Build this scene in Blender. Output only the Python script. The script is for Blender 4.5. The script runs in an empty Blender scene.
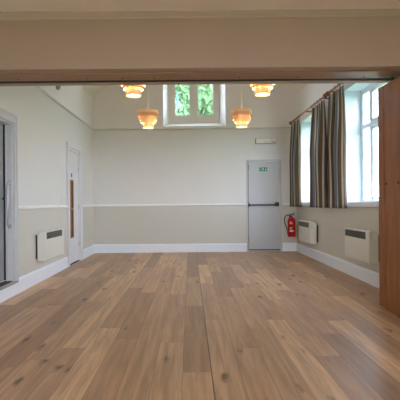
import bpy, bmesh, math, random
from mathutils import Vector, Matrix
random.seed(7)
PI = math.pi
S = bpy.context.scene
COL = S.collection

# ------------------------------------------------------------------ dimensions (metres)
XL, XR = -2.25, 2.52           # side walls
YB = 9.4                       # back wall
YN = -3.0                      # rear wall of the near room
XC = (XL + XR) / 2
EAVES, APEX = 3.645, 3.645 + (XR - XL) / 2
RAIL = 1.086                   # underside of dado rail
PIC = 2.875                    # picture rail

# ------------------------------------------------------------------ materials
def new_mat(name):
    m = bpy.data.materials.new(name); m.use_nodes = True
    nt = m.node_tree
    return m, nt, nt.nodes['Principled BSDF']

def srgb(r, g, b):
    f = lambda c: (c / 255 / 12.92) if c / 255 <= 0.04045 else ((c / 255 + 0.055) / 1.055) ** 2.4
    return (f(r), f(g), f(b), 1)

def mat(name, col, rough=0.5, metal=0.0, spec=0.5, var=0.0, scale=8.0, bump=0.0):
    m, nt, p = new_mat(name)
    p.inputs['Base Color'].default_value = col
    p.inputs['Roughness'].default_value = rough
    p.inputs['Metallic'].default_value = metal
    p.inputs['Specular IOR Level'].default_value = spec
    tc = nt.nodes.new('ShaderNodeTexCoord')
    n = nt.nodes.new('ShaderNodeTexNoise'); n.inputs['Scale'].default_value = scale
    n.inputs['Detail'].default_value = 4
    nt.links.new(tc.outputs['Object'], n.inputs['Vector'])
    mx = nt.nodes.new('ShaderNodeMix'); mx.data_type = 'RGBA'
    mx.inputs[6].default_value = tuple(c * (1 - var) for c in col[:3]) + (1,)
    mx.inputs[7].default_value = tuple(min(1, c * (1 + var)) for c in col[:3]) + (1,)
    nt.links.new(n.outputs['Fac'], mx.inputs[0])
    nt.links.new(mx.outputs[2], p.inputs['Base Color'])
    if bump:
        b = nt.nodes.new('ShaderNodeBump'); b.inputs['Strength'].default_value = bump
        b.inputs['Distance'].default_value = 0.002
        nt.links.new(n.outputs['Fac'], b.inputs['Height'])
        nt.links.new(b.outputs['Normal'], p.inputs['Normal'])
    return m

class N:
    """small node-graph helper"""
    def __init__(s, nt): s.nt = nt
    def lk(s, a, b):
        if isinstance(a, (int, float)): b.default_value = a
        elif isinstance(a, tuple): b.default_value = a
        else: s.nt.links.new(a, b)
    def math(s, op, a, b=0.0, c=None):
        n = s.nt.nodes.new('ShaderNodeMath'); n.operation = op
        s.lk(a, n.inputs[0]); s.lk(b, n.inputs[1])
        if c is not None: s.lk(c, n.inputs[2])
        return n.outputs[0]
    def mix(s, f, a, b, mode='MIX'):
        n = s.nt.nodes.new('ShaderNodeMix'); n.data_type = 'RGBA'; n.blend_type = mode
        s.lk(f, n.inputs[0]); s.lk(a, n.inputs[6]); s.lk(b, n.inputs[7])
        return n.outputs[2]
    def xyz(s, x, y, z=0.0):
        n = s.nt.nodes.new('ShaderNodeCombineXYZ')
        s.lk(x, n.inputs[0]); s.lk(y, n.inputs[1]); s.lk(z, n.inputs[2]); return n.outputs[0]
    def noise(s, v, scale, detail=4, rough=0.5, dist=0.0):
        n = s.nt.nodes.new('ShaderNodeTexNoise'); s.lk(v, n.inputs['Vector'])
        n.inputs['Scale'].default_value = scale; n.inputs['Detail'].default_value = detail
        n.inputs['Roughness'].default_value = rough; n.inputs['Distortion'].default_value = dist
        return n.outputs['Fac']
    def ramp(s, f, stops):
        n = s.nt.nodes.new('ShaderNodeValToRGB'); s.lk(f, n.inputs[0])
        e = n.color_ramp.elements
        while len(e) < len(stops): e.new(0.5)
        for k, (p, c) in enumerate(stops):
            e[k].position = p; e[k].color = c
        return n.outputs['Color']
    def white(s, v):
        n = s.nt.nodes.new('ShaderNodeTexWhiteNoise'); n.noise_dimensions = '2D'; s.lk(v, n.inputs['Vector'])
        return n.outputs['Value']

def wall_paint():
    m, nt, p = new_mat('wall_paint'); g = N(nt)
    geo = nt.nodes.new('ShaderNodeNewGeometry')
    sep = nt.nodes.new('ShaderNodeSeparateXYZ'); nt.links.new(geo.outputs['Position'], sep.inputs[0])
    z = sep.outputs[2]
    low = srgb(212, 208, 196); mid = srgb(226, 225, 220); top = srgb(240, 239, 237)
    c = g.mix(g.math('GREATER_THAN', z, RAIL + 0.02), low, mid)
    c = g.mix(g.math('GREATER_THAN', z, PIC + 0.02), c, top)
    nz = g.noise(geo.outputs['Position'], 1.3, 3)
    c = g.mix(g.math('MULTIPLY', nz, 0.08), c, srgb(170, 165, 150))
    nt.links.new(c, p.inputs['Base Color'])
    p.inputs['Roughness'].default_value = 0.62
    fine = g.noise(geo.outputs['Position'], 60, 3)
    b = nt.nodes.new('ShaderNodeBump'); b.inputs['Strength'].default_value = 0.08; b.inputs['Distance'].default_value = 0.003
    nt.links.new(fine, b.inputs['Height']); nt.links.new(b.outputs['Normal'], p.inputs['Normal'])
    return m

def floor_wood():
    m, nt, p = new_mat('oak_planks'); g = N(nt)
    geo = nt.nodes.new('ShaderNodeNewGeometry')
    sep = nt.nodes.new('ShaderNodeSeparateXYZ'); nt.links.new(geo.outputs['Position'], sep.inputs[0])
    W, L, X0 = 0.197, 1.75, 0.139
    u = g.math('DIVIDE', g.math('SUBTRACT', sep.outputs[0], X0), W)
    row = g.math('FLOOR', u)
    off = g.white(g.xyz(row, 3.7))
    v = g.math('ADD', g.math('DIVIDE', sep.outputs[1], L), g.math('MULTIPLY', off, 7.0))
    col = g.math('FLOOR', v)
    rnd = g.white(g.xyz(row, col)); rnd2 = g.white(g.xyz(g.math('ADD', col, 31.3), row))
    base = g.ramp(rnd, [(0.0, srgb(164, 126, 94)), (0.2, srgb(188, 148, 112)), (0.7, srgb(210, 168, 128)), (1.0, srgb(238, 194, 148))])
    # grain, stretched along the plank, shifted per plank
    gx = g.math('ADD', g.math('MULTIPLY', sep.outputs[0], 9.0), g.math('MULTIPLY', rnd, 40))
    gy = g.math('ADD', g.math('MULTIPLY', sep.outputs[1], 0.55), g.math('MULTIPLY', rnd2, 40))
    gr = g.noise(g.xyz(gx, gy), 2.0, 6, 0.66, 0.7)
    fine = g.noise(g.xyz(g.math('MULTIPLY', gx, 3), gy), 6.0, 4, 0.6)
    c = g.mix(g.ramp(gr, [(0.34, (0, 0, 0, 1)), (0.62, (1, 1, 1, 1))]), g.mix(0.52, base, srgb(104, 68, 44)), base)
    c = g.mix(g.math('MULTIPLY', fine, 0.22), c, srgb(92, 62, 42))
    # knots
    kx = g.math('MULTIPLY', sep.outputs[0], 9.0); ky = g.math('MULTIPLY', sep.outputs[1], 3.2)
    vo = nt.nodes.new('ShaderNodeTexVoronoi'); vo.inputs['Scale'].default_value = 0.62
    nt.links.new(g.xyz(g.math('ADD', kx, g.math('MULTIPLY', rnd, 20)), g.math('ADD', ky, g.math('MULTIPLY', rnd2, 20))), vo.inputs['Vector'])
    wob = g.math('MULTIPLY', g.noise(g.xyz(kx, ky), 4, 4), 0.34)
    kd = g.math('ADD', vo.outputs['Distance'], wob)
    kn = g.math('MULTIPLY', g.ramp(kd, [(0.22, (1, 1, 1, 1)), (0.37, (0, 0, 0, 1))]), g.math('GREATER_THAN', rnd2, 0.35))
    c = g.mix(g.math('MULTIPLY', kn, 0.8), c, srgb(58, 36, 24))
    # joints
    fu = g.math('FRACT', u); fv = g.math('FRACT', v)
    eu = g.math('MULTIPLY', g.math('MINIMUM', fu, g.math('SUBTRACT', 1.0, fu)), W)
    ev = g.math('MULTIPLY', g.math('MINIMUM', fv, g.math('SUBTRACT', 1.0, fv)), L)
    e = g.math('MINIMUM', eu, ev)
    seam = g.math('LESS_THAN', e, 0.0017)
    # the one wider joint down the middle of the hall
    dx = g.math('ABSOLUTE', g.math('SUBTRACT', sep.outputs[0], X0))
    wide = g.math('LESS_THAN', dx, 0.0042)
    c = g.mix(g.math('MULTIPLY', seam, 0.6), c, srgb(66, 44, 30))
    c = g.mix(g.math('MULTIPLY', wide, 0.8), c, srgb(50, 32, 22))
    nt.links.new(c, p.inputs['Base Color'])
    rr = g.math('ADD', 0.30, g.math('MULTIPLY', gr, 0.2))
    nt.links.new(rr, p.inputs['Roughness'])
    p.inputs['Specular IOR Level'].default_value = 0.5
    h = g.math('SUBTRACT', g.math('MULTIPLY', gr, 0.3), g.math('MULTIPLY', seam, 1.0))
    b = nt.nodes.new('ShaderNodeBump'); b.inputs['Strength'].default_value = 0.25; b.inputs['Distance'].default_value = 0.002
    nt.links.new(h, b.inputs['Height']); nt.links.new(b.outputs['Normal'], p.inputs['Normal'])
    return m

def grain_wood(name, c0, c1, rough=0.4, axis=2):
    m, nt, p = new_mat(name); g = N(nt)
    tc = nt.nodes.new('ShaderNodeTexCoord')
    mp = nt.nodes.new('ShaderNodeMapping'); nt.links.new(tc.outputs['Object'], mp.inputs[0])
    sc = [14.0, 14.0, 14.0]; sc[axis] = 0.8
    mp.inputs['Scale'].default_value = sc
    gr = g.noise(mp.outputs[0], 2.0, 6, 0.6, 0.8)
    c = g.ramp(gr, [(0.3, c0), (0.7, c1)])
    nt.links.new(c, p.inputs['Base Color']); p.inputs['Roughness'].default_value = rough
    return m

def thin_glass():
    m = bpy.data.materials.new('window_glass'); m.use_nodes = True
    nt = m.node_tree; nt.nodes.clear()
    o = nt.nodes.new('ShaderNodeOutputMaterial'); mx = nt.nodes.new('ShaderNodeMixShader')
    t = nt.nodes.new('ShaderNodeBsdfTransparent'); gl = nt.nodes.new('ShaderNodeBsdfGlossy')
    t.inputs[0].default_value = (0.95, 0.985, 0.98, 1); gl.inputs['Roughness'].default_value = 0.02
    lw = nt.nodes.new('ShaderNodeLayerWeight'); g = N(nt)
    fr = g.math('ADD', 0.03, g.math('MULTIPLY', g.math('POWER', lw.outputs['Facing'], 4.0), 0.5))
    nt.links.new(fr, mx.inputs[0]); nt.links.new(t.outputs[0], mx.inputs[1]); nt.links.new(gl.outputs[0], mx.inputs[2])
    nt.links.new(mx.outputs[0], o.inputs[0])
    return m

def curtain_cloth():
    m, nt, p = new_mat('striped_curtain_cloth'); g = N(nt)
    uv = nt.nodes.new('ShaderNodeUVMap'); uv.uv_map = 'UVMap'
    sep = nt.nodes.new('ShaderNodeSeparateXYZ'); nt.links.new(uv.outputs[0], sep.inputs[0])
    f = g.math('FRACT', g.math('DIVIDE', sep.outputs[0], 0.47))
    n = nt.nodes.new('ShaderNodeValToRGB'); n.color_ramp.interpolation = 'CONSTANT'
    nt.links.new(f, n.inputs[0])
    st = [(0.0, srgb(118, 98, 80)), (0.14, srgb(232, 228, 216)), (0.22, srgb(128, 144, 156)), (0.36, srgb(226, 220, 204)),
          (0.42, srgb(130, 108, 86)), (0.56, srgb(90, 96, 98)), (0.64, srgb(238, 234, 222)), (0.74, srgb(160, 178, 190)), (0.84, srgb(150, 130, 106)), (0.94, srgb(86, 74, 64))]
    e = n.color_ramp.elements
    while len(e) < len(st): e.new(0.5)
    for k, (q, c) in enumerate(st): e[k].position = q; e[k].color = c
    weave = g.noise(uv.outputs[0], 220, 2)
    c = g.mix(g.math('MULTIPLY', weave, 0.25), n.outputs['Color'], srgb(80, 74, 66))
    nt.links.new(c, p.inputs['Base Color']); p.inputs['Roughness'].default_value = 0.75
    p.inputs['Specular IOR Level'].default_value = 0.25
    out = nt.nodes['Material Output']
    tr = nt.nodes.new('ShaderNodeBsdfTranslucent'); nt.links.new(c, tr.inputs[0])
    mx = nt.nodes.new('ShaderNodeMixShader'); mx.inputs[0].default_value = 0.38
    nt.links.new(p.outputs[0], mx.inputs[1]); nt.links.new(tr.outputs[0], mx.inputs[2]); nt.links.new(mx.outputs[0], out.inputs[0])
    return m

def veneer(name, c0, c1):
    m, nt, p = new_mat(name); g = N(nt)
    tc = nt.nodes.new('ShaderNodeTexCoord')
    mp = nt.nodes.new('ShaderNodeMapping'); nt.links.new(tc.outputs['Object'], mp.inputs[0]); mp.inputs['Scale'].default_value = (3, 3, 60)
    gr = g.noise(mp.outputs[0], 1.5, 4)
    c = g.ramp(gr, [(0.3, c0), (0.7, c1)])
    nt.links.new(c, p.inputs['Base Color']); p.inputs['Roughness'].default_value = 0.5
    out = nt.nodes['Material Output']
    tr = nt.nodes.new('ShaderNodeBsdfTranslucent'); nt.links.new(c, tr.inputs[0])
    mx = nt.nodes.new('ShaderNodeMixShader'); mx.inputs[0].default_value = 0.16
    nt.links.new(p.outputs[0], mx.inputs[1]); nt.links.new(tr.outputs[0], mx.inputs[2]); nt.links.new(mx.outputs[0], out.inputs[0])
    return m

def emit(name, col, st):
    m, nt, p = new_mat(name)
    p.inputs['Base Color'].default_value = (0.8, 0.75, 0.65, 1)
    p.inputs['Emission Color'].default_value = col; p.inputs['Emission Strength'].default_value = st
    return m

def leaf_mat(name, a, b):
    m, nt, p = new_mat(name); g = N(nt)
    geo = nt.nodes.new('ShaderNodeNewGeometry')
    nz = g.noise(geo.outputs['Position'], 1.6, 4)
    c = g.ramp(nz, [(0.3, a), (0.7, b)])
    nt.links.new(c, p.inputs['Base Color']); p.inputs['Roughness'].default_value = 0.5
    out = nt.nodes['Material Output']
    tr = nt.nodes.new('ShaderNodeBsdfTranslucent'); nt.links.new(c, tr.inputs[0])
    mx = nt.nodes.new('ShaderNodeMixShader'); mx.inputs[0].default_value = 0.4
    nt.links.new(p.outputs[0], mx.inputs[1]); nt.links.new(tr.outputs[0], mx.inputs[2]); nt.links.new(mx.outputs[0], out.inputs[0])
    return m

M = dict(
    wall=wall_paint(), floor=floor_wood(), glass=thin_glass(), curtain=curtain_cloth(), veneer=veneer('lamp_veneer', srgb(236, 212, 180), srgb(246, 226, 198)),
    veneer_dim=veneer('dim_lamp_veneer', srgb(216, 182, 146), srgb(226, 194, 158)),  # darker copy of the veneer: the band's weaker glow put into its colour
    ceil=mat('ceiling_paint', srgb(236, 232, 224), 0.7, var=0.02),
    near_ceil=mat('near_ceiling_paint', srgb(242, 228, 214), 0.7, var=0.02),
    cornice=mat('cornice_paint', srgb(186, 164, 142), 0.6, var=0.02),
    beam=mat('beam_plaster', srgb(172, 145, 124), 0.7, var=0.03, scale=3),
    trim=mat('white_gloss_paint', srgb(241, 245, 252), 0.28, var=0.02),
    rail=mat('rail_paint', srgb(244, 243, 242), 0.35, var=0.02),
    picrail=mat('picture_rail_paint', srgb(212, 209, 202), 0.45, var=0.03),
    reveal=mat('reveal_paint', srgb(206, 213, 214), 0.5, var=0.02),
    reveal_white=mat('bright_reveal_paint', srgb(248, 249, 250), 0.5, var=0.01),
    stone=mat('stone_window_frame', srgb(240, 235, 228), 0.7, var=0.06, scale=30, bump=0.3),
    door=mat('door_paint', srgb(226, 226, 228), 0.38, var=0.02),
    grey_door=mat('grey_door_paint', srgb(150, 152, 158), 0.4, var=0.04),
    jamb=mat('jamb_paint', srgb(204, 204, 206), 0.45, var=0.04),
    exit_door=mat('exit_door_paint', srgb(194, 194, 193), 0.42, var=0.03),
    gap=mat('dark_gap', srgb(28, 27, 27), 0.8, var=0.1),
    dark_metal=mat('dark_grey_metal', srgb(62, 62, 64), 0.4, 0.7, var=0.08),
    steel=mat('satin_steel', srgb(176, 178, 182), 0.35, 0.8, var=0.04),
    black=mat('black_rubber', srgb(24, 24, 25), 0.5, var=0.1),
    heater=mat('heater_enamel', srgb(226, 224, 212), 0.35, var=0.02),
    grille=mat('heater_grille', srgb(72, 71, 66), 0.5, 0.3, var=0.05),
    slat=mat('heater_slat', srgb(112, 110, 102), 0.45, 0.3, var=0.05),
    red=mat('extinguisher_red', srgb(196, 22, 26), 0.25, var=0.04),
    white=mat('white_plastic', srgb(232, 231, 226), 0.4, var=0.02),
    grey_plastic=mat('grey_plastic', srgb(158, 157, 154), 0.45, var=0.04),
    diffuser=mat('light_diffuser', srgb(236, 236, 232), 0.3, var=0.02),
    orange=mat('amber_plastic', srgb(226, 150, 70), 0.4, var=0.05),
    green=mat('exit_green', srgb(16, 120, 78), 0.4, var=0.04),
    mat=mat('brown_coir_mat', srgb(84, 66, 48), 0.95, var=0.3, scale=90, bump=0.6),
    partition=grain_wood('orange_oak_veneer', srgb(124, 70, 27), srgb(160, 98, 44), 0.5),
    track=grain_wood('track_timber', srgb(140, 104, 68), srgb(168, 128, 86), 0.5, axis=0),
    track_pale=grain_wood('pale_track_timber', srgb(160, 138, 122), srgb(184, 162, 146), 0.5, axis=0),
    pole=grain_wood('pole_timber', srgb(120, 72, 38), srgb(160, 100, 56), 0.35, axis=1),
    bead=grain_wood('oak_bead', srgb(140, 92, 52), srgb(178, 124, 76), 0.45),
    lobby=grain_wood('lobby_panelling', srgb(120, 72, 40), srgb(150, 94, 54), 0.5),
    bulb=emit('lamp_glow', (1.0, 0.62, 0.26, 1), 9.0),
    lampdiff=emit('lamp_diffuser_glow', (1.0, 0.74, 0.42, 1), 2.6),
    cord=mat('white_cord', srgb(246, 240, 228), 0.5, var=0.02),
    bark=mat('tree_bark', srgb(110, 92, 74), 0.9, var=0.25, scale=12, bump=0.8),
    grass=mat('lawn', srgb(96, 120, 66), 0.9, var=0.3, scale=5),
    leaf_a=leaf_mat('leaf_fresh', srgb(128, 164, 128), srgb(194, 214, 172)),
    leaf_b=leaf_mat('leaf_blue_green', srgb(106, 148, 132), srgb(168, 200, 182)),
)

# ------------------------------------------------------------------ mesh helpers
def add_box(bm, x0, x1, y0, y1, z0, z1, bev=0.0, seg=2):
    x0, x1 = min(x0, x1), max(x0, x1); y0, y1 = min(y0, y1), max(y0, y1); z0, z1 = min(z0, z1), max(z0, z1)
    tmp = bmesh.new()
    bmesh.ops.create_cube(tmp, size=1.0, matrix=Matrix.Translation(((x0 + x1) / 2, (y0 + y1) / 2, (z0 + z1) / 2)) @ Matrix.Diagonal((x1 - x0, y1 - y0, z1 - z0, 1)))
    if bev: bmesh.ops.bevel(tmp, geom=tmp.edges[:], offset=bev, segments=seg, affect='EDGES', profile=0.5)
    join(bm, tmp)

def join(bm, tmp):
    me = bpy.data.meshes.new('t'); tmp.to_mesh(me); tmp.free(); bm.from_mesh(me); bpy.data.meshes.remove(me)

def add_prism(bm, pts, vec):
    """polygon pts (3D, planar) extruded by vec"""
    tmp = bmesh.new()
    a = [tmp.verts.new(p) for p in pts]; b = [tmp.verts.new(Vector(p) + Vector(vec)) for p in pts]
    tmp.faces.new(a); tmp.faces.new(b[::-1])
    n = len(a)
    for i in range(n):
        tmp.faces.new((a[i], b[i], b[(i + 1) % n], a[(i + 1) % n]))
    bmesh.ops.recalc_face_normals(tmp, faces=tmp.faces[:])
    join(bm, tmp)

def add_lathe(bm, prof, loc=(0, 0, 0), n=32, closed=False):
    tmp = bmesh.new(); rings = []
    for r, z in prof:
        if r < 1e-6: rings.append([tmp.verts.new((loc[0], loc[1], loc[2] + z))])
        else: rings.append([tmp.verts.new((loc[0] + r * math.cos(2 * PI * k / n), loc[1] + r * math.sin(2 * PI * k / n), loc[2] + z)) for k in range(n)])
    prs = list(zip(rings, rings[1:]))
    if closed: prs.append((rings[-1], rings[0]))
    for a, b in prs:
        if len(a) == 1 and len(b) == 1: continue
        for k in range(n):
            k2 = (k + 1) % n
            if len(a) == 1: tmp.faces.new((a[0], b[k2], b[k]))
            elif len(b) == 1: tmp.faces.new((a[k], a[k2], b[0]))
            else: tmp.faces.new((a[k], a[k2], b[k2], b[k]))
    bmesh.ops.recalc_face_normals(tmp, faces=tmp.faces[:])
    join(bm, tmp)

def add_tube(bm, pts, r, n=12):
    tmp = bmesh.new(); pts = [Vector(p) for p in pts]; rings = []
    up = None
    for i, p in enumerate(pts):
        d = (pts[min(i + 1, len(pts) - 1)] - pts[max(i - 1, 0)]).normalized()
        if up is None:
            up = d.orthogonal().normalized()
        else:
            up = (up - d * up.dot(d)).normalized()
        s = d.cross(up)
        rr = r[i] if isinstance(r, (list, tuple)) else r
        rings.append([tmp.verts.new(p + (up * math.cos(2 * PI * k / n) + s * math.sin(2 * PI * k / n)) * rr) for k in range(n)])
    for a, b in zip(rings, rings[1:]):
        for k in range(n): tmp.faces.new((a[k], a[(k + 1) % n], b[(k + 1) % n], b[k]))
    tmp.faces.new(rings[0][::-1]); tmp.faces.new(rings[-1])
    bmesh.ops.recalc_face_normals(tmp, faces=tmp.faces[:])
    join(bm, tmp)

def add_ball(bm, c, r, sz=(1, 1, 1)):
    bmesh.ops.create_uvsphere(bm, u_segments=20, v_segments=12, radius=r, matrix=Matrix.Translation(c) @ Matrix.Diagonal((*sz, 1)))

def obj(name, bm, m, parent=None, smooth=False, loc=None):
    me = bpy.data.meshes.new(name); bm.to_mesh(me); bm.free()
    me.materials.append(m)
    o = bpy.data.objects.new(name, me); COL.objects.link(o)
    if smooth:
        for p in me.polygons: p.use_smooth = True
        try: me.set_sharp_from_angle(angle=math.radians(40))
        except Exception: pass
    if parent: o.parent = parent
    if loc: o.location = loc
    return o

def struct(name, bm, m, parent=None, smooth=False):
    o = obj(name, bm, m, parent, smooth)
    if parent is None: o['kind'] = 'structure'
    return o

def tag(o, label, cat, group=None):
    o['label'] = label; o['category'] = cat
    if group: o['group'] = group
    return o

def thing(name, label, cat, loc=(0, 0, 0), rotz=0.0, group=None):
    o = bpy.data.objects.new(name, None); COL.objects.link(o)
    o.empty_display_size = 0.1; o.location = loc; o.rotation_euler = (0, 0, rotz)
    return tag(o, label, cat, group)

def dup(root, loc, rotz, label):
    r = root.copy(); COL.objects.link(r); r.location = loc; r.rotation_euler = (0, 0, rotz); r['label'] = label
    for ch in list(root.children):
        c = ch.copy(); COL.objects.link(c); c.parent = r
        for gch in list(ch.children):
            d = gch.copy(); COL.objects.link(d); d.parent = c
    return r

BX = lambda *a, **k: (lambda bm: (add_box(bm, *a, **k), bm)[1])(bmesh.new())

def grid_wall(name, axis, p0, p1, a0, a1, z0, z1, holes, m):
    """wall slab between p0 and p1 (thickness), spanning a0..a1 and z0..z1 with rectangular holes; outer faces only"""
    A = sorted({a0, a1, *[h[0] for h in holes], *[h[1] for h in holes]})
    Z = sorted({z0, z1, *[h[2] for h in holes], *[h[3] for h in holes]})
    fill = lambda i, j: 0 <= i < len(A) - 1 and 0 <= j < len(Z) - 1 and not any(h[0] <= (A[i] + A[i + 1]) / 2 <= h[1] and h[2] <= (Z[j] + Z[j + 1]) / 2 <= h[3] for h in holes)
    bm = bmesh.new(); vs = {}
    def V(p, a, z):
        k = (round(p, 4), round(a, 4), round(z, 4))
        if k not in vs: vs[k] = bm.verts.new((p, a, z) if axis == 'y' else (a, p, z))
        return vs[k]
    for i in range(len(A) - 1):
        for j in range(len(Z) - 1):
            if not fill(i, j): continue
            a, b, c, d = A[i], A[i + 1], Z[j], Z[j + 1]
            for p in (p0, p1): bm.faces.new((V(p, a, c), V(p, b, c), V(p, b, d), V(p, a, d)))
            if not fill(i - 1, j): bm.faces.new((V(p0, a, c), V(p1, a, c), V(p1, a, d), V(p0, a, d)))
            if not fill(i + 1, j): bm.faces.new((V(p0, b, c), V(p1, b, c), V(p1, b, d), V(p0, b, d)))
            if not fill(i, j - 1): bm.faces.new((V(p0, a, c), V(p0, b, c), V(p1, b, c), V(p1, a, c)))
            if not fill(i, j + 1): bm.faces.new((V(p0, a, d), V(p0, b, d), V(p1, b, d), V(p1, a, d)))
    bmesh.ops.recalc_face_normals(bm, faces=bm.faces[:])
    return struct(name, bm, m)

# ------------------------------------------------------------------ setting: shell
struct('floor', BX(XL - 0.3, XR + 0.3, YN - 0.3, YB + 0.3, -0.12, 0.0), M['floor'])

WIN = [(4.9, 6.5, 1.13, 2.95), (7.4, 9.0, 1.13, 2.95)]
UNSEEN_WIN = [(-2.2, -0.8, 1.13, 2.6)]  # unseen opening behind the camera, added to bring daylight into the near room
D1 = (4.05, 5.09, 0.18, 2.19)     # raised doorway on the left
D2 = (7.41, 8.17, 0.0, 2.215)     # white door on the left
grid_wall('wall_left', 'y', XL - 0.3, XL, YN - 0.3, YB + 0.3, 0.0, EAVES, [D1, D2], M['wall'])
grid_wall('wall_right', 'y', XR, XR + 0.34, YN - 0.3, YB + 0.3, 0.0, EAVES, WIN + UNSEEN_WIN, M['wall'])
BW = (-0.607, 0.860, 2.965, 4.55)   # back window opening on the wall face
ED = (1.37, 2.125, 0.0, 2.124)      # exit door opening
grid_wall('wall_back', 'x', YB, YB + 0.3, XL - 0.3, XR + 0.34, 0.0, 6.3, [BW, ED], M['wall'])
grid_wall('wall_rear', 'x', YN - 0.3, YN, XL - 0.3, XR + 0.34, 0.0, EAVES, [(-1.4, 1.7, 0.95, 2.7)], M['wall'])  # unseen rear opening added and sized to light the near room

# vaulted ceiling of the hall
bm = bmesh.new()
t = 0.16
add_prism(bm, [(XL - 0.35, 4.32, EAVES - 0.35), (XC, 4.32, APEX), (XC, 4.32, APEX + t), (XL - 0.35, 4.32, EAVES - 0.35 + t + .1)], (0, YB - 4.32, 0))
add_prism(bm, [(XR + 0.35, 4.32, EAVES - 0.35), (XC, 4.32, APEX), (XC, 4.32, APEX + t), (XR + 0.35, 4.32, EAVES - 0.35 + t + .1)], (0, YB - 4.32, 0))
struct('ceiling', bm, M['ceil'])
# flat ceiling of the near room
struct('ceiling_flat', BX(XL - 0.3, XR + 0.34, YN - 0.3, 3.84, 2.98, 3.15), M['near_ceil'])
# bulkhead over the opening
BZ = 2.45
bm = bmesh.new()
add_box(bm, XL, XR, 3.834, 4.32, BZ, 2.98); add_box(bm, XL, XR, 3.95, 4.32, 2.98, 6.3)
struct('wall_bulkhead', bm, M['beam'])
bm = bmesh.new()
add_prism(bm, [(XL, 3.834, 2.98), (XL, 3.79, 2.98), (XL, 3.79, 2.968), (XL, 3.805, 2.955), (XL, 3.822, 2.938), (XL, 3.822, 2.925), (XL, 3.834, 2.92)], (XR - XL, 0, 0))
struct('trim_1', bm, M['cornice'])

# folding partition track
t = thing('partition_track', 'long timber track across the underside of the beam above the wide opening', 'track', (XC, 4.1, BZ))
w = (XR - XL) / 2
obj('timber_soffit', BX(-w, w, -0.16, 0.065, -0.012, 0.0, bev=0.002), M['track'], t)
bm = bmesh.new()
add_box(bm, -w, w, 0.067, 0.15, -0.004, 0.0)
obj('dark_channel', bm, M['gap'], t)
obj('pale_strip', BX(-w, w, 0.15, 0.22, -0.016, 0.0, bev=0.002), M['track_pale'], t)
for x in (-1.75, -1.04, -0.68, -0.35, 0.52, 1.12, 1.8):
    bm = bmesh.new(); add_lathe(bm, [(0, 0), (0.009, 0), (0.007, -0.004), (0, -0.005)], (x - XC, 0.0, -0.012), 12)
    obj('screw', bm, M['gap'], t, True)

# ------------------------------------------------------------------ baseboards and rails
def molding(name, m, runs, prof):
    """runs: list of (wall, a0, a1); prof: list of (out, z)"""
    bm = bmesh.new()
    for wl, a0, a1 in runs:
        if wl == 'L': add_prism(bm, [(XL + o, a0, z) for o, z in prof], (0, a1 - a0, 0))
        if wl == 'R': add_prism(bm, [(XR - o, a0, z) for o, z in prof], (0, a1 - a0, 0))
        if wl == 'B': add_prism(bm, [(a0, YB - o, z) for o, z in prof], (a1 - a0, 0, 0))
    return struct(name, bm, m)
BASE = [(0, 0), (0.022, 0), (0.022, 0.165), (0.018, 0.172), (0.014, 0.186), (0.006, 0.195), (0, 0.198)]
molding('baseboard_left', M['trim'], [('L', YN, 3.94), ('L', 5.158, 7.30), ('L', 8.28, YB)], BASE)
molding('baseboard_back', M['trim'], [('B', XL, 1.33), ('B', 2.17, XR)], BASE)
molding('baseboard_right', M['trim'], [('R', YN, YB)], BASE)
struct('baseboard_step', BX(XL, XL + 0.022, 3.94, 5.158, 0.0, 0.15, bev=0.003), M['trim'])
DADO = [(0, RAIL), (0.012, RAIL), (0.032, RAIL + 0.012), (0.032, RAIL + 0.03), (0.014, RAIL + 0.04), (0.010, RAIL + 0.048), (0, RAIL + 0.048)]
molding('trim_2', M['rail'], [('L', 5.158, 7.30), ('L', 8.28, YB), ('L', YN, 3.94), ('B', XL, 1.33), ('B', 2.19, XR), ('R', 6.56, 7.34), ('R', 9.06, YB)], DADO)
PR = [(0, PIC), (0.010, PIC), (0.022, PIC + 0.014), (0.022, PIC + 0.03), (0.010, PIC + 0.042), (0, PIC + 0.042)]
molding('trim_3', M['picrail'], [('L', 4.34, YB), ('B', XL, BW[0] - 3e-3 if PIC + .05 > BW[2] else XR)], PR)

# ------------------------------------------------------------------ left: raised doorway with grey door
a = M['jamb']
bm = bmesh.new()
add_box(bm, XL, XL + 0.028, 5.09, 5.158, 0.18, 2.30, bev=0.004); add_box(bm, XL, XL + 0.028, 3.94, 4.05, 0.18, 2.30, bev=0.004)
add_box(bm, XL, XL + 0.028, 4.05, 5.09, 2.19, 2.30, bev=0.004)
add_box(bm, XL + 0.028, XL + 0.04, 5.135, 5.158, 0.18, 2.30, bev=0.004); add_box(bm, XL + 0.028, XL + 0.04, 3.94, 5.158, 2.268, 2.30, bev=0.004)
# linings in the thickness of the wall
add_box(bm, XL - 0.29, XL, 5.065, 5.09, 0.18, 2.19); add_box(bm, XL - 0.29, XL, 4.05, 4.075, 0.18, 2.19); add_box(bm, XL - 0.29, XL, 4.075, 5.065, 2.165, 2.19)
add_box(bm, XL - 0.078, XL - 0.06, 5.05, 5.065, 0.18, 2.165, bev=0.003)
struct('trim_4', bm, a)
door = struct('door_1', BX(XL - 0.14, XL - 0.095, 4.08, 5.04, 0.20, 2.155, bev=0.003), M['grey_door'])
obj('gap_shade_strip', BX(XL - 0.15, XL - 0.084, 5.0405, 5.064, 0.20, 2.165), M['gap'], door)  # dark strip painting the shade in the gap between leaf and frame
bm = bmesh.new(); add_lathe(bm, [(0, 0.0), (0.016, 0.0), (0.013, 0.02), (0, 0.022)], (0, 0, 0), 16)
k = obj('latch', bm, M['black'], door, True); k.rotation_euler = (0, PI / 2, 0); k.location = (XL - 0.095, 5.02, 1.23)
struct('trim_5', BX(XL - 0.29, XL + 0.03, 3.94, 5.17, 0.15, 0.18, bev=0.004), M['grey_plastic'])
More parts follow.
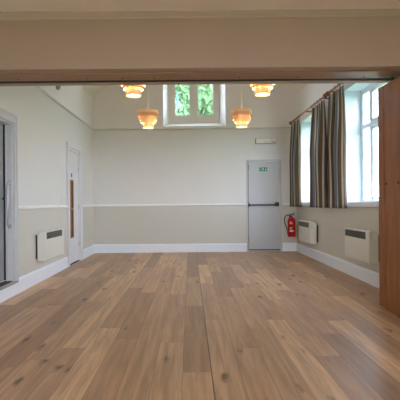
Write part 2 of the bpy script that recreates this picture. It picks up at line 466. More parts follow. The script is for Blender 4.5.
m_ = tag(obj('door_mat', BX(XL - 0.093, XL - 0.005, 4.08, 5.06, 0.18, 0.19), M['mat']), 'brown coir mat on the raised sill of the left doorway', 'mat')
t = thing('grab_handle', 'slim steel grab handle standing upright on the left door frame', 'handle', (XL - 0.03, 5.065, 1.155), -PI / 2)
bm = bmesh.new()
pts = [(0.0, 0, 0.275), (0.03, 0, 0.275), (0.048, 0, 0.262), (0.055, 0, 0.24), (0.055, 0, -0.24), (0.048, 0, -0.262), (0.03, 0, -0.275), (0.0, 0, -0.275)]
add_tube(bm, pts, 0.014, 12); obj('bar', bm, M['steel'], t, True)
for s in (1, -1):
    obj('fixing_plate', BX(0, 0.006, -0.022, 0.022, s * 0.275 - 0.03, s * 0.275 + 0.03, bev=0.002), M['steel'], t)

# ------------------------------------------------------------------ left: white door with narrow vision panel
bm = bmesh.new()
add_box(bm, XL, XL + 0.028, 7.30, 7.41, 0, 2.30, bev=0.004); add_box(bm, XL, XL + 0.028, 8.17, 8.28, 0, 2.30, bev=0.004)
add_box(bm, XL, XL + 0.028, 7.41, 8.17, 2.215, 2.30, bev=0.004)
add_box(bm, XL + 0.028, XL + 0.038, 7.30, 7.332, 0, 2.30, bev=0.003); add_box(bm, XL + 0.028, XL + 0.038, 8.248, 8.28, 0, 2.30, bev=0.003); add_box(bm, XL + 0.028, XL + 0.038, 7.30, 8.28, 2.268, 2.30, bev=0.003)
add_box(bm, XL - 0.12, XL, 7.41, 7.43, 0, 2.215); add_box(bm, XL - 0.12, XL, 8.15, 8.17, 0, 2.215); add_box(bm, XL - 0.12, XL, 7.43, 8.15, 2.17, 2.215)
struct('trim_6', bm, M['door'])
x0, x1 = XL - 0.062, XL - 0.018
vy0, vy1, vz0, vz1 = 7.60, 7.80, 0.50, 1.62
bm = bmesh.new()
add_box(bm, x0, x1, 7.434, vy0, 0.02, 2.166, bev=0.002); add_box(bm, x0, x1, vy1, 8.146, 0.02, 2.166, bev=0.002)
add_box(bm, x0, x1, vy0, vy1, 0.02, vz0, bev=0.002); add_box(bm, x0, x1, vy0, vy1, vz1, 2.166, bev=0.002)
door = struct('door_2', bm, M['door'])
bm = bmesh.new()
for y in (vy0, vy1 - 0.03): add_box(bm, x1 - 0.03, x1 + 0.008, y, y + 0.03, vz0, vz1, bev=0.003)
for z in (vz0, vz1 - 0.03): add_box(bm, x1 - 0.03, x1 + 0.008, vy0, vy1, z, z + 0.03, bev=0.003)
obj('glazing_bead', bm, M['bead'], door)
obj('pane', BX(x0 + 0.018, x0 + 0.024, vy0 + 0.01, vy1 - 0.01, vz0 + 0.01, vz1 - 0.01), M['glass'], door)
bm = bmesh.new()
add_lathe(bm, [(0, 0), (0.026, 0), (0.026, 0.006), (0.011, 0.008), (0.011, 0.045), (0, 0.046)], (0, 0, 0), 20)
h = obj('lever_handle', bm, M['steel'], door, True); h.rotation_euler = (0, PI / 2, 0); h.location = (x1, 7.52, 1.06)
bm = bmesh.new(); add_tube(bm, [(x1 + 0.045, 7.515, 1.06), (x1 + 0.048, 7.56, 1.06), (x1 + 0.046, 7.63, 1.058)], 0.0095, 10)
obj('lever_grip', bm, M['steel'], door, True)
bm = bmesh.new(); add_box(bm, x1, x1 + 0.003, 7.67, 7.72, 1.67, 1.745, bev=0.001)
obj('door_plate', bm, M['gap'], door)
bm = bmesh.new()
for z in (0.35, 1.1, 1.85): add_tube(bm, [(x1 + 0.006, 8.148, z - 0.045), (x1 + 0.006, 8.148, z + 0.045)], 0.007, 8)
obj('hinge', bm, M['steel'], door, True)
obj('under_door_shade', BX(XL - 0.12, XL - 0.004, 7.43, 8.15, 0.0, 0.012), M['gap'], door)  # dark sheet standing in for the shade in the gap below the door
# timber-lined lobby seen through the slit
bm = bmesh.new()
add_box(bm, XL - 1.20, XL - 1.16, 6.9, 9.0, 0, 2.5); add_box(bm, XL - 1.16, XL - 0.3, 6.9, 6.94, 0, 2.5); add_box(bm, XL - 1.16, XL - 0.3, 8.96, 9.0, 0, 2.5)
add_box(bm, XL - 1.16, XL - 0.3, 6.94, 8.96, 2.46, 2.5); add_box(bm, XL - 1.16, XL - 0.3, 6.94, 8.96, -0.04, 0.0)
struct('wall_lobby', bm, M['lobby'])

# light switch
t = thing('light_switch', 'small square white light switch on the left wall beside the white door', 'switch', (XL, 7.05, 1.22))
obj('plate', BX(0, 0.009, -0.043, 0.043, -0.043, 0.043, bev=0.003), M['white'], t)
obj('rocker', BX(0.009, 0.015, -0.014, 0.014, -0.02, 0.02, bev=0.002), M['white'], t)

# small grey sensor high on the left wall
t = thing('wall_sensor', 'small rounded grey sensor high on the left wall just under the timber track', 'sensor', (XL, 6.82, 3.165))
obj('back_plate', BX(0, 0.012, -0.05, 0.05, -0.05, 0.06, bev=0.004), M['grey_plastic'], t)
bm = bmesh.new(); add_ball(bm, (0.02, 0, -0.012), 0.05, (0.9, 1, 1)); obj('dome', bm, M['grey_plastic'], t, True)

# ------------------------------------------------------------------ back: fire exit door
bm = bmesh.new()
for xa, xb in ((1.335, 1.372), (2.123, 2.16)): add_box(bm, xa, xb, YB - 0.012, YB + 0.10, 0, 2.16, bev=0.003)
add_box(bm, 1.335, 2.16, YB - 0.012, YB + 0.10, 2.122, 2.16, bev=0.003)
struct('trim_7', bm, M['exit_door'])
struct('trim_8', BX(1.372, 2.123, YB - 0.01, YB + 0.1, 0, 0.03, bev=0.003), M['steel'])
door = struct('door_3', BX(1.388, 2.117, YB + 0.012, YB + 0.056, 0.05, 2.116, bev=0.002), M['exit_door'])
bm = bmesh.new(); add_box(bm, 1.3725, 1.387, YB + 0.02, YB + 0.05, 0.03, 2.12); add_box(bm, 1.387, 2.12, YB + 0.02, YB + 0.05, 0.031, 0.049)
obj('dark_gap', bm, M['gap'], door)
bar = obj('panic_bar', BX(1.39, 2.09, YB - 0.065, YB - 0.032, 1.075, 1.112, bev=0.008), M['dark_metal'], door)
bm = bmesh.new()
add_box(bm, 2.0, 2.09, YB - 0.075, YB + 0.012, 1.06, 1.155, bev=0.008); obj('latch_box', bm, M['dark_metal'], bar)
bm = bmesh.new(); add_box(bm, 1.378, 1.41, YB - 0.06, YB + 0.012, 1.06, 1.13, bev=0.006); obj('end_bracket', bm, M['dark_metal'], bar)
for z in (0.3, 1.1, 1.98):
    bm = bmesh.new(); add_tube(bm, [(1.383, YB + 0.006, z - 0.06), (1.383, YB + 0.006, z + 0.06)], 0.009, 10); obj('hinge', bm, M['gap'], door, True)
# green exit plate on the door
t = thing('exit_sign', 'small green exit sign with white running figure on the fire door', 'sign', (1.735, YB + 0.012, 1.93))
obj('plate', BX(-0.095, 0.095, -0.003, 0, -0.045, 0.045), M['green'], t)
bm = bmesh.new()
def flat(pts): add_prism(bm, [(x, -0.003, z) for x, z in pts], (0, -0.0012, 0))
# running figure
cx = -0.005
flat([(cx + 0.012 + 0.008 * math.cos(q * PI / 5), 0.029 + 0.008 * math.sin(q * PI / 5)) for q in range(10)])
flat([(cx - 0.008, 0.017), (cx + 0.008, 0.02), (cx + 0.004, -0.006), (cx - 0.012, -0.006)])
flat([(cx - 0.012, -0.006), (cx + 0.004, -0.006), (cx + 0.02, -0.017), (cx + 0.013, -0.033), (cx + 0.006, -0.03), (cx + 0.01, -0.018)])
flat([(cx - 0.012, -0.006), (cx - 0.003, -0.008), (cx - 0.012, -0.026), (cx - 0.03, -0.026), (cx - 0.03, -0.019), (cx - 0.017, -0.019)])
flat([(cx + 0.006, 0.018), (cx + 0.022, 0.005), (cx + 0.028, 0.01), (cx + 0.01, 0.024)])
flat([(cx - 0.008, 0.017), (cx - 0.024, 0.012), (cx - 0.024, 0.0), (cx - 0.018, 0.0), (cx - 0.018, 0.008), (cx - 0.006, 0.01)])
# doorway pictogram (left) and arrow (right)
for q in ((-0.085, -0.08, -0.034, 0.034), (-0.05, -0.045, -0.034, 0.034), (-0.08, -0.05, 0.029, 0.034)): flat([(q[0], q[2]), (q[1], q[2]), (q[1], q[3]), (q[0], q[3])])
flat([(0.057, 0.03), (0.067, 0.03), (0.067, -0.01), (0.082, 0.003), (0.082, -0.01), (0.062, -0.032), (0.042, -0.01), (0.042, 0.003), (0.057, -0.01)])
obj('pictogram', bm, M['white'], t)

# emergency light above the door
t = thing('emergency_light', 'long white emergency light with amber end on the wall above fire door', 'light', (1.80, YB, 2.59))
obj('housing', BX(-0.25, 0.25, -0.035, 0, -0.065, 0.065, bev=0.008), M['grey_plastic'], t)
obj('diffuser', BX(-0.235, 0.105, -0.062, -0.034, -0.056, 0.056, bev=0.012), M['diffuser'], t)
obj('end_panel', BX(0.112, 0.242, -0.05, -0.034, -0.057, 0.057, bev=0.004), M['white'], t)
obj('amber_strip', BX(0.13, 0.225, -0.053, -0.046, -0.04, -0.012, bev=0.002), M['orange'], t)
obj('label_strip', BX(-0.05, 0.08, -0.0635, -0.061, -0.03, -0.022), M['grey_plastic'], t)

# ------------------------------------------------------------------ back: fire extinguisher
t = thing('fire_extinguisher', 'red fire extinguisher with black hose hung on the back wall beside the exit door', 'fire extinguisher', (2.36, YB - 0.115, 0.352))
bm = bmesh.new()
add_lathe(bm, [(0, 0.012), (0.07, 0.008), (0.084, 0.0), (0.089, 0.012), (0.089, 0.36), (0.084, 0.395), (0.066, 0.43), (0.04, 0.452), (0.026, 0.46), (0.026, 0.475), (0, 0.476)], n=36)
body = obj('cylinder', bm, M['red'], t, True)
def wrap(bm, z0, z1, a0, a1, r=0.0902, n=10):
    p = [[bm.verts.new((r * math.cos(a0 + (a1 - a0) * k / n), r * math.sin(a0 + (a1 - a0) * k / n), z)) for k in range(n + 1)] for z in (z0, z1)]
    for k in range(n): bm.faces.new((p[0][k], p[0][k + 1], p[1][k + 1], p[1][k]))
c = -PI / 2 - 0.25
for za, zb, w_ in ((0.12, 0.155, 0.5),):
    bm = bmesh.new(); wrap(bm, za, zb, c - w_, c + w_); obj('label_band', bm, M['white'], body)
for z in (0.175, 0.195, 0.215, 0.30, 0.32, 0.34):
    bm = bmesh.new(); wrap(bm, z, z + 0.007, c - 0.5, c + 0.2 + 0.1 * math.sin(z * 90)); obj('label_line', bm, M['white'], body)
bm = bmesh.new()
add_lathe(bm, [(0.0, 0.47), (0.022, 0.47), (0.022, 0.51), (0.014, 0.515), (0.0, 0.52)], n=18)
add_tube(bm, [(-0.022, 0, 0.50), (-0.05, 0, 0.50)], 0.012, 12)
v = obj('valve', bm, M['black'], t, True)
bm = bmesh.new()
add_prism(bm, [(-0.02, -0.012, 0.512), (0.03, -0.012, 0.512), (0.075, -0.012, 0.548), (0.075, -0.012, 0.556), (0.02, -0.012, 0.535), (-0.02, -0.012, 0.53)], (0, 0.024, 0))
obj('squeeze_lever', bm, M['black'], v)
bm = bmesh.new(); add_prism(bm, [(0.015, -0.012, 0.49), (0.07, -0.012, 0.50), (0.07, -0.012, 0.508), (0.015, -0.012, 0.503)], (0, 0.024, 0))
obj('carry_handle', bm, M['black'], v)
bm = bmesh.new(); add_tube(bm, [(0.0, -0.03, 0.495), (0, -0.02, 0.495)], 0.016, 14); obj('pressure_gauge', bm, M['steel'], v, True)
bm = bmesh.new()
hp = []
P = [Vector(q) for q in ((-0.05, 0, 0.50), (-0.10, -0.005, 0.50), (-0.155, -0.01, 0.45), (-0.165, -0.012, 0.36), (-0.14, -0.02, 0.26), (-0.105, -0.03, 0.16), (-0.098, -0.035, 0.10))]
for i in range(len(P) - 1):
    p0, p1, p2, p3 = P[max(i - 1, 0)], P[i], P[i + 1], P[min(i + 2, len(P) - 1)]
    for k in range(6):
        s = k / 6
        hp.append(0.5 * ((2 * p1) + (p2 - p0) * s + (2 * p0 - 5 * p1 + 4 * p2 - p3) * s * s + (3 * p1 - p0 - 3 * p2 + p3) * s ** 3))
hp.append(P[-1])
add_tube(bm, hp, 0.011, 10); hs = obj('hose', bm, M['black'], t, True)
bm = bmesh.new(); add_tube(bm, [P[-1] + Vector((0, 0, 0.02)), P[-1] + Vector((0.004, 0, -0.05))], [0.015, 0.011], 12); obj('nozzle', bm, M['black'], hs, True)
bm = bmesh.new(); add_box(bm, -0.03, 0.03, 0.088, 0.115, 0.2, 0.49, bev=0.003); obj('wall_bracket', bm, M['dark_metal'], t)

# ------------------------------------------------------------------ heaters
HW, HH, HD = 0.84, 0.437, 0.125
t = thing('panel_heater', 'white panel heater on the left wall beside the white door', 'heater', (XL, 6.235, 0.324), PI / 2, 'wall heaters')
bm = bmesh.new()
y0 = -0.03
prof = [(y0, 0.02), (y0, HH - 0.05), (y0 - 0.05, HH - 0.005), (y0 - 0.065, HH), (y0 - HD + 0.012, HH), (y0 - HD, HH - 0.012), (y0 - HD, 0.012), (y0 - HD + 0.012, 0.0), (y0 - 0.02, 0.0)]
add_prism(bm, [(-HW / 2, y, z) for y, z in prof], (HW, 0, 0))
bmesh.ops.bevel(bm, geom=[e for e in bm.edges if abs(e.verts[0].co.x - e.verts[1].co.x) < 1e-6], offset=0.007, segments=2, affect='EDGES')
obj('casing', bm, M['heater'], t)
g_ = obj('grille', BX(-HW / 2 + 0.03, HW / 2 - 0.11, y0 - HD - 0.002, y0 - HD + 0.01, HH - 0.118, HH - 0.022), M['grille'], t)
bm = bmesh.new()
for k in range(6): add_box(bm, -HW / 2 + 0.034, HW / 2 - 0.114, y0 - HD - 0.006, y0 - HD - 0.001, HH - 0.112 + k * 0.0155, HH - 0.112 + k * 0.0155 + 0.006)
obj('slats', bm, M['slat'], g_)
obj('thermostat_box', BX(HW / 2, HW / 2 + 0.03, y0 - 0.085, y0 - 0.03, HH - 0.11, HH - 0.03, bev=0.004), M['white'], t)
bm = bmesh.new(); add_box(bm, -HW / 2 + 0.02, HW / 2 - 0.02, y0, 0.0, 0.03, HH - 0.06); obj('wall_bracket', bm, M['dark_metal'], t)
heater = t
dup(heater, (XR, 5.70, 0.324), -PI / 2, 'white panel heater on the right wall next to the wooden folding partition')
dup(heater, (XR, 8.28, 0.324), -PI / 2, 'white panel heater on the right wall beside the red fire extinguisher')

# ------------------------------------------------------------------ right windows
def side_window(name, y0, y1, z0, z1, wall_x, sgn, bars=True):
    """white timber window near the outer face of a side wall; sgn +1: outside is +X"""
    X = wall_x + sgn * 0.275; fx0, fx1 = X, X + sgn * 0.06
    bm = bmesh.new()
    fr = 0.08
    for ya, yb in ((y0, y0 + fr), (y1 - fr, y1)): add_box(bm, fx0, fx1, ya, yb, z0, z1, bev=0.004)
    for za, zb in ((z0, z0 + 0.05), (z1 - fr, z1)): add_box(bm, fx0, fx1, y0 + fr, y1 - fr, za, zb, bev=0.004)
    tz = z0 + (z1 - z0) * 0.665
    mull = (y0 + 0.335, y1 - 0.335)
    if bars:
        add_box(bm, fx0 - sgn * 0.02, fx1, y0 + fr, y1 - fr, tz - 0.035, tz + 0.035, bev=0.006)
        for y in mull:
            add_box(bm, fx0, fx1, y - 0.03, y + 0.03, z0 + 0.05, tz - 0.03, bev=0.004)
            add_box(bm, fx0, fx1, y - 0.03, y + 0.03, tz + 0.03, z1 - fr, bev=0.004)
    o = struct(name, bm, M['trim'])
    if bars:
        bm = bmesh.new(); a, b = mull[0] + 0.03, mull[1] - 0.03
        for za, zb in ((z0 + 0.055, tz - 0.04), (tz + 0.04, z1 - fr - 0.005)):
            for ya, yb in ((a, a + 0.035), (b - 0.035, b)): add_box(bm, fx0 + sgn * 0.005, fx1 - sgn * 0.01, ya, yb, za, zb, bev=0.003)
            for p, q in ((za, za + 0.04), (zb - 0.035, zb)): add_box(bm, fx0 + sgn * 0.005, fx1 - sgn * 0.01, a, b, p, q, bev=0.003)
        obj('casement_frame', bm, M['trim'], o)
        bm = bmesh.new(); add_tube(bm, [(fx0 - sgn * 0.02, a + 0.02, z0 + 0.4), (fx0 - sgn * 0.02, a + 0.02, z0 + 0.52)], 0.008, 8); add_box(bm, fx0 - sgn * 0.02, fx0 + sgn * .006, a + 0.01, a + 0.03, z0 + 0.43, z0 + 0.47)
        obj('window_catch', bm, M['steel'], o)
    obj('pane', BX(X + sgn * 0.03, X + sgn * 0.034, y0 + 0.02, y1 - 0.02, z0 + 0.02, z1 - 0.02), M['glass'], o)
    # plastered reveal lining and sill board
    bm = bmesh.new()
    w0, w1 = wall_x, wall_x + sgn * 0.335
    add_box(bm, w0, w1, y0, y0 + 0.004, z0, z1); add_box(bm, w0, w1, y1 - 0.004, y1, z0, z1); add_box(bm, w0, w1, y0, y1, z1 - 0.004, z1)
    obj('reveal', bm, M['reveal'], o)
    obj('sill', BX(wall_x - sgn * 0.035, fx0, y0 - 0.03, y1 + 0.03, z0 - 0.05, z0 + 0.02, bev=0.005), M['trim'], o)
    return o
side_window('window_1', *WIN[0], XR, 1); side_window('window_2', *WIN[1], XR, 1)
side_window('window_unseen', *UNSEEN_WIN[0], XR, 1)  # unseen window, added for its light on the near room

# back window: splayed white reveal, stone frame, two leaded lights
bx0, bx1, bz0, bz1 = BW
ix0, ix1, iz0, iz1 = -0.49, 0.735, 3.07, 4.45
ya, yb = YB + 0.001, YB + 0.24
bm = bmesh.new()
def quad(*p): bm.faces.new([bm.verts.new(q) for q in p])
quad((bx0, ya, bz0), (bx0, ya, bz1), (ix0, yb, iz1), (ix0, yb, iz0)); quad((bx1, ya, bz0), (ix1, yb, iz0), (ix1, yb, iz1), (bx1, ya, bz1))
quad((bx0, ya, bz0), (ix0, yb, iz0), (ix1, yb, iz0), (bx1, ya, bz0)); quad((bx0, ya, bz1), (bx1, ya, bz1), (ix1, yb, iz1), (ix0, yb, iz1))
bmesh.ops.remove_doubles(bm, verts=bm.verts[:], dist=1e-4)
bmesh.ops.solidify(bm, geom=bm.faces[:], thickness=-0.004)
rv = None
bm2 = bmesh.new()
fy0, fy1 = YB + 0.235, YB + 0.30
gl = [(-0.345, 0.035), (0.205, 0.595)]      # two lights
gz0, gz1 = 3.235, 4.33
for xa, xb in ((ix0 - 0.12, gl[0][0]), (gl[0][1], gl[1][0]), (gl[1][1], ix1 + 0.12)): add_box(bm2, xa, xb, fy0, fy1, iz0 - 0.1, iz1 + 0.1, bev=0.006)
for xa, xb in gl:
    add_box(bm2, xa - .01, xb + .01, fy0, fy1, iz0 - 0.1, gz0, bev=0.006); add_box(bm2, xa - .01, xb + .01, fy0, fy1, gz1, iz1 + 0.1, bev=0.006)
win = struct('window_3', bm2, M['stone'])
obj('reveal', bm, M['reveal_white'], win)
for xa, xb in gl:
    b3 = bmesh.new()
    for p, q in ((xa, xa + 0.022), (xb - 0.022, xb)): add_box(b3, p, q, fy0 + 0.015, fy0 + 0.045, gz0, gz1)
    for p, q in ((gz0, gz0 + 0.03), (gz1 - 0.022, gz1)): add_box(b3, xa, xb, fy0 + 0.015, fy0 + 0.045, p, q)
    f_ = obj('casement', b3, M['stone'], win)
    obj('pane', BX(xa + .01, xb - .01, fy0 + 0.028, fy0 + 0.032, gz0 + .01, gz1 - .01), M['glass'], f_)

# ------------------------------------------------------------------ curtain poles and curtains
PX, PZ = 2.375, 3.0
def pole(ya, yb, label):
    t = thing('curtain_pole', label, 'curtain pole', (PX, (ya + yb) / 2, PZ), 0, 'curtain poles')
    l = (yb - ya) / 2
    bm = bmesh.new(); add_tube(bm, [(0, -l, 0), (0, l, 0)], 0.016, 16); obj('rod', bm, M['pole'], t, True)
    for s in (-1, 1):
        bm = bmesh.new(); add_ball(bm, (0, s * (l + 0.035), 0), 0.044); add_tube(bm, [(0, s * (l - 0.012), 0), (0, s * (l + 0.008), 0)], 0.023, 16); obj('finial', bm, M['pole'], t, True)
    for y in (-l + 0.12, 0, l - 0.12):
        bm = bmesh.new(); add_tube(bm, [(0.0, y, -0.004), (XR - PX - 0.015, y, -0.004)], 0.014, 12); add_tube(bm, [(XR - PX - 0.02, y, -0.004), (XR - PX, y, -0.004)], 0.034, 16)
        obj('bracket', bm, M['pole'], t, True)
    return t
pole(7.0, 9.30, 'brown wooden curtain pole over the far right window')
pole(4.62, 6.79, 'brown wooden curtain pole over the near right window, running up behind the beam')

def curtain(ya, yb, seed, label, folds):
    rnd = random.Random(seed)
    t = thing('curtain', label, 'curtain', (PX, (ya + yb) / 2, 1.05), 0, 'striped curtains')
    l = (yb - ya) / 2; H = PZ - 0.05 - 1.05
    n, rows = folds * 14, 26
    amp = [0.6 + 0.5 * rnd.random() for _ in range(folds + 1)]; ph = [rnd.uniform(-0.9, 0.9) for _ in range(folds + 1)]
    bm = bmesh.new(); uvl = bm.loops.layers.uv.new('UVMap')
    grid = []; us = []
    for j in range(rows + 1):
        f = j / rows; z = H * (1 - f); row = []; arc = 0; prev = None; ur = []
        for i in range(n + 1):
            s = i / n; k = min(int(s * folds), folds - 1)
            a_ = amp[k] * (1 - (s * folds - k)) + amp[k + 1] * (s * folds - k)
            A = (0.014 + 0.056 * min(1, f * 2.2)) * a_
            th = 2 * PI * s * folds + ph[k] * 0.5 * f * math.sin(PI * (s * folds - k))
            x = A * math.sin(th) + 0.006 * math.sin(7 * f + k)
            y = -l + 2 * l * (s + 0.32 / folds / (2 * PI) * math.sin(2 * th) * f) + 0.012 * f * math.sin(3 * s * PI + seed)
            p = Vector((x, y, z)); row.append(bm.verts.new(p)); 
            ur.append(s * 2 * l * 2.3)
        grid.append(row); us.append(ur)
    for j in range(rows):
        for i in range(n):
            fc = bm.faces.new((grid[j][i], grid[j][i + 1], grid[j + 1][i + 1], grid[j + 1][i])); fc.smooth = True
            for lp, (jj, ii) in zip(fc.loops, ((j, i), (j, i + 1), (j + 1, i + 1), (j + 1, i))):
                lp[uvl].uv = (us[jj][ii], jj / rows * 2)
    cl = obj('cloth', bm, M['curtain'], t)
    md = cl.modifiers.new('thickness', 'SOLIDIFY'); md.thickness = 0.004
    for k in range(folds + 1):
        y = -l + 2 * l * k / folds; y = max(-l + 0.015, min(l - 0.015, y))
        b = bmesh.new(); pts = [(0.026 * math.cos(q * PI / 10), y, H + 0.05 - 0.004 + 0.026 * math.sin(q * PI / 10)) for q in range(21)]
        add_tube(b, pts, 0.0045, 8); obj('ring', b, M['pole'], t, True)
    return t
curtain(8.62, 9.28, 3, 'striped curtain at the far end of the right wall, above the fire extinguisher', 4)
curtain(7.02, 7.72, 5, 'striped curtain drawn back at the near side of the far right window', 4)
curtain(6.14, 6.80, 9, 'striped curtain drawn back at the far side of the near right window', 4)

# ------------------------------------------------------------------ folding partition stack
t = thing('folding_partition', 'tall orange-brown wooden folding partition stacked at the right of the opening', 'partition', (2.067, 4.0, 0.0))
z0, z1 = 0.012, 2.385
for k in range(4):
    xo = k * 0.085
    bm = bmesh.new()
    if k == 0:
        add_box(bm, 0, 0.045, -0.07 + 0.002, 0.235, z0, z1, bev=0.003); add_box(bm, 0, 0.045, -0.38, -0.07 - 0.002, z0, z1, bev=0.003); add_box(bm, 0.006, 0.04, -0.08, -0.06, z0 + .01, z1 - .01)
    else:
        add_box(bm, xo, xo + 0.045, -0.38, 0.235, z0, z1, bev=0.003)
    pn = obj('panel', bm, M['partition'], t)
    if k == 0:
        for y in (0.2, -0.045):
            bm = bmesh.new(); add_lathe(bm, [(0, 0), (0.012, 0), (0.012, 0.006), (0.007, 0.009), (0, 0.01)], n=16)
            q = obj('bolt_head', bm, M['gap'], pn, True); q.rotation_euler = (0, -PI / 2, 0); q.location = (0, y, 1.34)
    bm = bmesh.new(); add_tube(bm, [(xo + 0.022, 0.11, z1), (xo + 0.022, 0.11, BZ - 0.006)], 0.008, 10); obj('hanger', bm, M['dark_metal'], t, True)
obj('edge_stile', BX(-0.007, 0.30, 0.245, 0.362, z0 + 0.012, z1 - 0.003, bev=0.003), M['partition'], t)
for z in (0.3, 1.2, 2.1):
    bm = bmesh.new(); add_tube(bm, [(0.004, 0.2375, z - 0.05), (0.004, 0.2375, z + 0.05)], 0.006, 8); obj('hinge', bm, M['dark_metal'], t, True)

# ------------------------------------------------------------------ pendant lamps
def pendant(loc, label):
    ceil_z = APEX - abs(loc[0] - XC) - 0.002
    t = thing('pendant_lamp', label, 'pendant lamp', loc, 0, 'tiered pendant lamps')
    for r, za, zb, vm in ((0.198, 0.262, 0.318, 'veneer'), (0.195, 0.2, 0.262, 'veneer_dim'), (0.166, 0.132, 0.215, 'veneer'), (0.140, 0.085, 0.145, 'veneer'), (0.102, 0.0, 0.098, 'veneer')):
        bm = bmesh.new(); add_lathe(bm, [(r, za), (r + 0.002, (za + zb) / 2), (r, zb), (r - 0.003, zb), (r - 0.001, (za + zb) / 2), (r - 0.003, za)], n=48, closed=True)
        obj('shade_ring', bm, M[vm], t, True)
    bm = bmesh.new(); add_lathe(bm, [(0, 0.03), (0.102, 0.03), (0.102, 0.033), (0, 0.033)], n=40); obj('diffuser', bm, M['lampdiff'], t, True)
    bm = bmesh.new()
    for q in range(3):
        a = q * 2 * PI / 3
        for r, z in ((0.196, 0.30), (0.166, 0.20), (0.140, 0.13), (0.102, 0.08)): add_tube(bm, [(0, 0, z), (r * math.cos(a), r * math.sin(a), z)], 0.0025, 6)
    add_tube(bm, [(0, 0, 0.075), (0, 0, 0.33)], 0.009, 10)
    obj('spider_frame', bm, M['steel'], t)
    bm = bmesh.new(); add_ball(bm, (0, 0, 0.13), 0.038, (1, 1, 1.25)); obj('bulb', bm, M['bulb'], t, True)
    bm = bmesh.new(); add_tube(bm, [(0, 0, 0.32), (0, 0, ceil_z - loc[2] - 0.02)], 0.006, 8); obj('cord', bm, M['cord'], t, True)
    bm = bmesh.new(); add_lathe(bm, [(0, -0.09), (0.02, -0.09), (0.045, -0.05), (0.05, 0.0), (0, 0.05)], (0, 0, ceil_z - loc[2]), 24); obj('ceiling_rose', bm, M['white'], t, True)
    L = bpy.data.lights.new('lamp_light', 'POINT'); L.energy = 11; L.color = (1.0, 0.80, 0.54); L.shadow_soft_size = 0.05
    o = bpy.data.objects.new('lamp_light', L); COL.objects.link(o); o.location = (loc[0], loc[1], loc[2] + 0.13)
    return t
LZ = 2.578
pendant((-0.750, 5.42, LZ + 0.034), 'tiered wooden pendant lamp on the left, nearer pair, half cut by the beam')
pendant((1.0, 5.42, LZ + 0.034), 'tiered wooden pendant lamp on the right, nearer pair, half cut by the beam')
pendant((-0.772, 7.55, LZ), 'tiered wooden pendant lamp left of the back window, farther and wholly visible')
pendant((0.993, 7.55, LZ), 'tiered wooden pendant lamp right of the back window, farther and wholly visible')

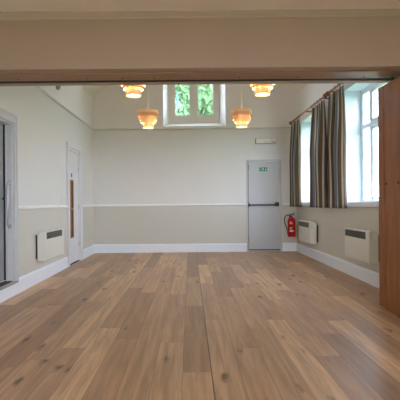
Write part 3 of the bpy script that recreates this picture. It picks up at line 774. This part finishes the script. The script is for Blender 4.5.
# ------------------------------------------------------------------ outside
bm = bmesh.new(); add_box(bm, -60, 60, -50, 70, -0.6, -0.3); struct('ground', bm, M['grass'])
def tree(x, y, h, r, lm, label, seed, n=13000):
    rnd = random.Random(seed)
    t = thing('tree', label, 'tree', (x, y, -0.3), 0, 'trees behind the back window')
    bm = bmesh.new(); add_tube(bm, [(0, 0, 0), (0.05, 0.02, h * 0.3), (-0.04, 0.05, h * 0.6), (0, 0, h * 0.85)], [0.2, 0.15, 0.1, 0.03], 10)
    for k in range(9):
        a = rnd.uniform(0, 2 * PI); zz = h * rnd.uniform(0.3, 0.7); add_tube(bm, [(0, 0, zz), (r * 0.35 * math.cos(a), r * 0.35 * math.sin(a), zz + 0.4), (r * 0.7 * math.cos(a), r * 0.7 * math.sin(a), zz + 0.9)], [0.06, 0.04, 0.015], 6)
    obj('trunk', bm, M['bark'], t, True)
    bm = bmesh.new()
    blobs = [(Vector((r * 0.7 * rnd.gauss(0, 0.5), r * 0.7 * rnd.gauss(0, 0.5), h * rnd.uniform(0.38, 0.95))), r * rnd.uniform(0.3, 0.55)) for _ in range(22)]
    for k in range(n):
        c, br = blobs[rnd.randrange(len(blobs))]
        d = Vector((rnd.gauss(0, 1), rnd.gauss(0, 1), rnd.gauss(0, 1))).normalized() * br * rnd.uniform(0.55, 1.0) ** 0.5
        p = c + d
        nrm = (d.normalized() + Vector((rnd.gauss(0, .5), rnd.gauss(0, .5), rnd.gauss(0, .5) + .3))).normalized()
        u = nrm.orthogonal().normalized(); u.rotate(Matrix.Rotation(rnd.uniform(0, 2 * PI), 3, nrm)); w = nrm.cross(u)
        s = rnd.uniform(0.09, 0.19)
        bm.faces.new([bm.verts.new(p + q) for q in (-u * s, -w * s * 0.45 + nrm * s * .15, u * s, w * s * 0.45 + nrm * s * .15)])
    obj('foliage', bm, lm, t)
tree(-0.7, 19.5, 9.4, 2.6, M['leaf_b'], 'blue-green leafy tree seen through the left light of the back window', 11)
tree(0.95, 14.0, 7.0, 1.9, M['leaf_a'], 'yellow-green leafy tree seen through the right light of the back window', 23)

# ------------------------------------------------------------------ sky
wd = bpy.data.worlds.new('sky'); S.world = wd; wd.use_nodes = True
nt = wd.node_tree; nt.nodes.clear(); g = N(nt)
out = nt.nodes.new('ShaderNodeOutputWorld'); bg = nt.nodes.new('ShaderNodeBackground')
tc = nt.nodes.new('ShaderNodeTexCoord'); sep = nt.nodes.new('ShaderNodeSeparateXYZ'); nt.links.new(tc.outputs['Generated'], sep.inputs[0])
cl = g.noise(tc.outputs['Generated'], 2.5, 5)
c = g.ramp(sep.outputs[2], [(0.0, (0.82, 0.905, 1.09, 1)), (0.6, (0.62, 0.79, 1.12, 1))])
c = g.mix(g.math('MULTIPLY', cl, 0.6), c, (0.93, 0.97, 1.07, 1))
nt.links.new(c, bg.inputs[0]); bg.inputs[1].default_value = 5.0
nt.links.new(bg.outputs[0], out.inputs[0])

# ------------------------------------------------------------------ camera
cd = bpy.data.cameras.new('camera'); cam = bpy.data.objects.new('camera', cd); COL.objects.link(cam)
cd.sensor_width = 36; cd.sensor_fit = 'HORIZONTAL'; cd.lens = 36.0
cd.shift_x = 10.3 / 400; cd.shift_y = 2.8 / 400
cam.location = (0, 0, 1.158); cam.rotation_euler = (PI / 2, math.radians(0.5), 0)
cd.clip_start = 0.05
S.camera = cam

vs = S.view_settings
S.display_settings.display_device = 'sRGB'
vs.view_transform = 'Standard'; vs.look = 'None'; vs.exposure = 1.66; vs.gamma = 1.0; vs.use_curve_mapping = False
S.cycles.max_bounces = 12; S.cycles.diffuse_bounces = 8; S.cycles.sample_clamp_indirect = 8.0
